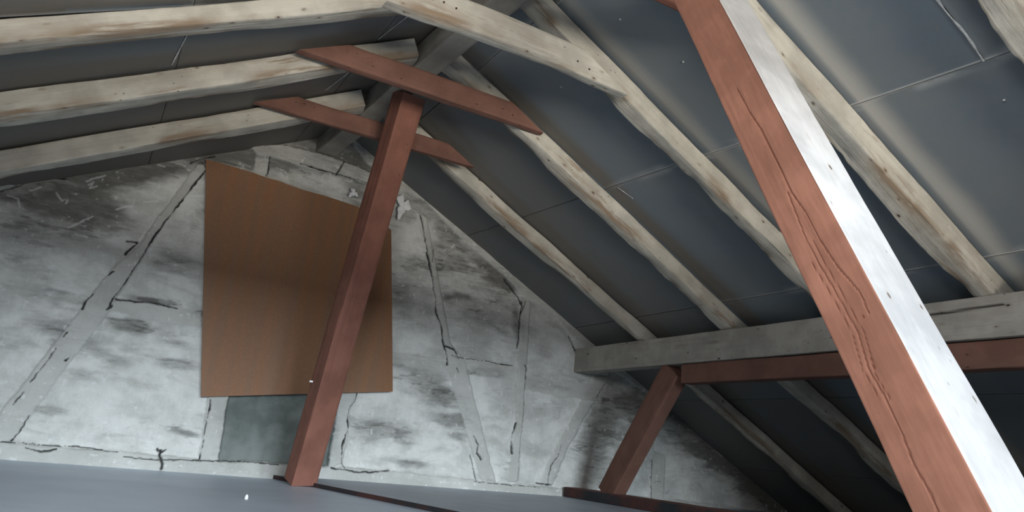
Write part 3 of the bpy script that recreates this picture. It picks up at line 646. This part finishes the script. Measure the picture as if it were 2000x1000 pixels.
p2 = timber('post', (.035, -5.487, .03), (.035, -4.14, 2.745), .19, .15, (0, 1, 0), [RED_FACE, WHITE_BEAM], wobble=.003, round_=.005, step=.004, k=52,
            pick={0: 1, 1: 0, 2: 0, 3: 0}, cracks=POST_CRACKS)
tag(p2, 'thick leaning post in the foreground, one face red-brown and one white', 'post')

def collar(y, x0, x1, z0, z1, t, mat, label, bow=0., wane=0., cut=(0, 0)):
    zc = (z0 + z1) / 2
    o = timber('collar_tie', (x0, y, zc), (x1, y, zc), t, z1 - z0, mats=[mat], wobble=.0035, round_=.008, cut0=cut[0], cut1=cut[1], bow=(0, bow), wane=wane, step=.02)
    tag(o, label, 'beam', 'collar ties under the ridge')
    L_ = x1 - x0
    for xx, zz in ((.13, .02), (.19, .028), (.26, .022), (L_ - .12, -.02), (L_ - .2, .0)):     # nail heads on the near face
        b2 = bmesh.new(); bmesh.ops.create_cone(b2, cap_ends=True, segments=8, radius1=.006, radius2=.004, depth=.004, matrix=Matrix.Translation((xx, -t / 2 - .0015, zz)) @ Matrix.Rotation(math.pi / 2, 4, 'X'))
        mm = bpy.data.meshes.new('nail'); b2.to_mesh(mm); b2.free(); mm.materials.append(EDGE); link('nail', mm, o)
    return o
collar(-2.13, -.75, .66, 2.508, 2.65, .06, RED_DULL, 'nearer of the two red-brown collar ties across the ridge', cut=(2.06, -1.9))
collar(-1.22, -.83, .60, 2.508, 2.64, .05, RED_DULL, 'farther red-brown collar tie, passing behind the slim post', cut=(2.06, -1.9))
collar(-3.085, -.60, .61, 2.40, 2.565, .075, WHITE_WOOD, 'whitewashed collar tie with flaking edges in front of the red ones', .02, .02, cut=(1.2, -1.9))
collar(-3.90, -.45, .62, 2.42, 2.56, .05, RED_WOOD, 'red-brown tie end peeping out left of the big post', cut=(2.0, -1.9))

s2 = timber('sill', (2.72, -.05, .075), (2.72, -7.98, .075), .24, .09, mats=[RED_DULL, EDGE], wobble=.003, round_=.008, pick={0: 0, 1: 0, 2: 0, 3: 1})
tag(s2, 'low red-brown sill timber under the short strut', 'beam')

# ---------------------------------------------------------------- hardboard sheet on the wall
bm = bmesh.new()
top = [(-1.101, 2.412), (-.97, 2.41), (-.85, 2.405), (-.72, 2.40), (-.617, 2.387), (-.5, 2.385), (-.42, 2.372), (-.3, 2.362), (-.16, 2.36), (-.02, 2.352), (.195, 2.335), (.36, 2.27), (.519, 2.199)]
pr = top + [(.741, .789), (-.781, .559)]
v0 = [bm.verts.new((x, -.075, z)) for x, z in pr]; v1 = [bm.verts.new((x, -.068, z)) for x, z in pr]
bm.faces.new(v0); bm.faces.new(v1[::-1])
for i in range(len(pr)): bm.faces.new((v0[i], v1[i], v1[(i + 1) % len(pr)], v0[(i + 1) % len(pr)]))
bmesh.ops.recalc_face_normals(bm, faces=bm.faces)
me = bpy.data.meshes.new('hardboard_sheet'); bm.to_mesh(me); bm.free(); me.materials.append(HARD)
hb = link('hardboard_sheet', me)
tag(hb, 'brown hardboard sheet fixed over the window opening in the gable wall', 'board')

# ---------------------------------------------------------------- scraps of foam on the wall
def scrap(name, x, y, z, sx, sz, label, seed):
    rnd = random.Random(seed); bm = bmesh.new()
    bmesh.ops.create_icosphere(bm, subdivisions=3, radius=1)
    for v in bm.verts:
        a = math.atan2(v.co.z, v.co.x)
        k = .75 + .3 * math.sin(a * 3 + seed) + .15 * math.sin(a * 7 + seed * 2) + .06 * rnd.random()
        v.co = Vector((v.co.x * sx * k, v.co.y * .018, v.co.z * sz * k))
    me = bpy.data.meshes.new(name); bm.to_mesh(me); bm.free(); me.materials.append(FOAM)
    o = link(name, me); o.location = (x, y, z); tag(o, label, 'scrap'); return o
scrap('foam_scrap', .60, -.055, 2.45, .075, .12, 'white foam scrap on the wall right of the slim post', 1.0)
scrap('foam_scrap', .13, -.06, 2.45, .045, .045, 'small white foam scrap above the hardboard, left of the slim post', 2.3)

ch = scrap('plaster_chip', -.70, -1.98, .006, .009, .006, 'small white plaster chip lying on the blue-grey floor', 3.1); ch.rotation_euler = (math.pi / 2, 0, 0)
ch['category'] = 'debris'
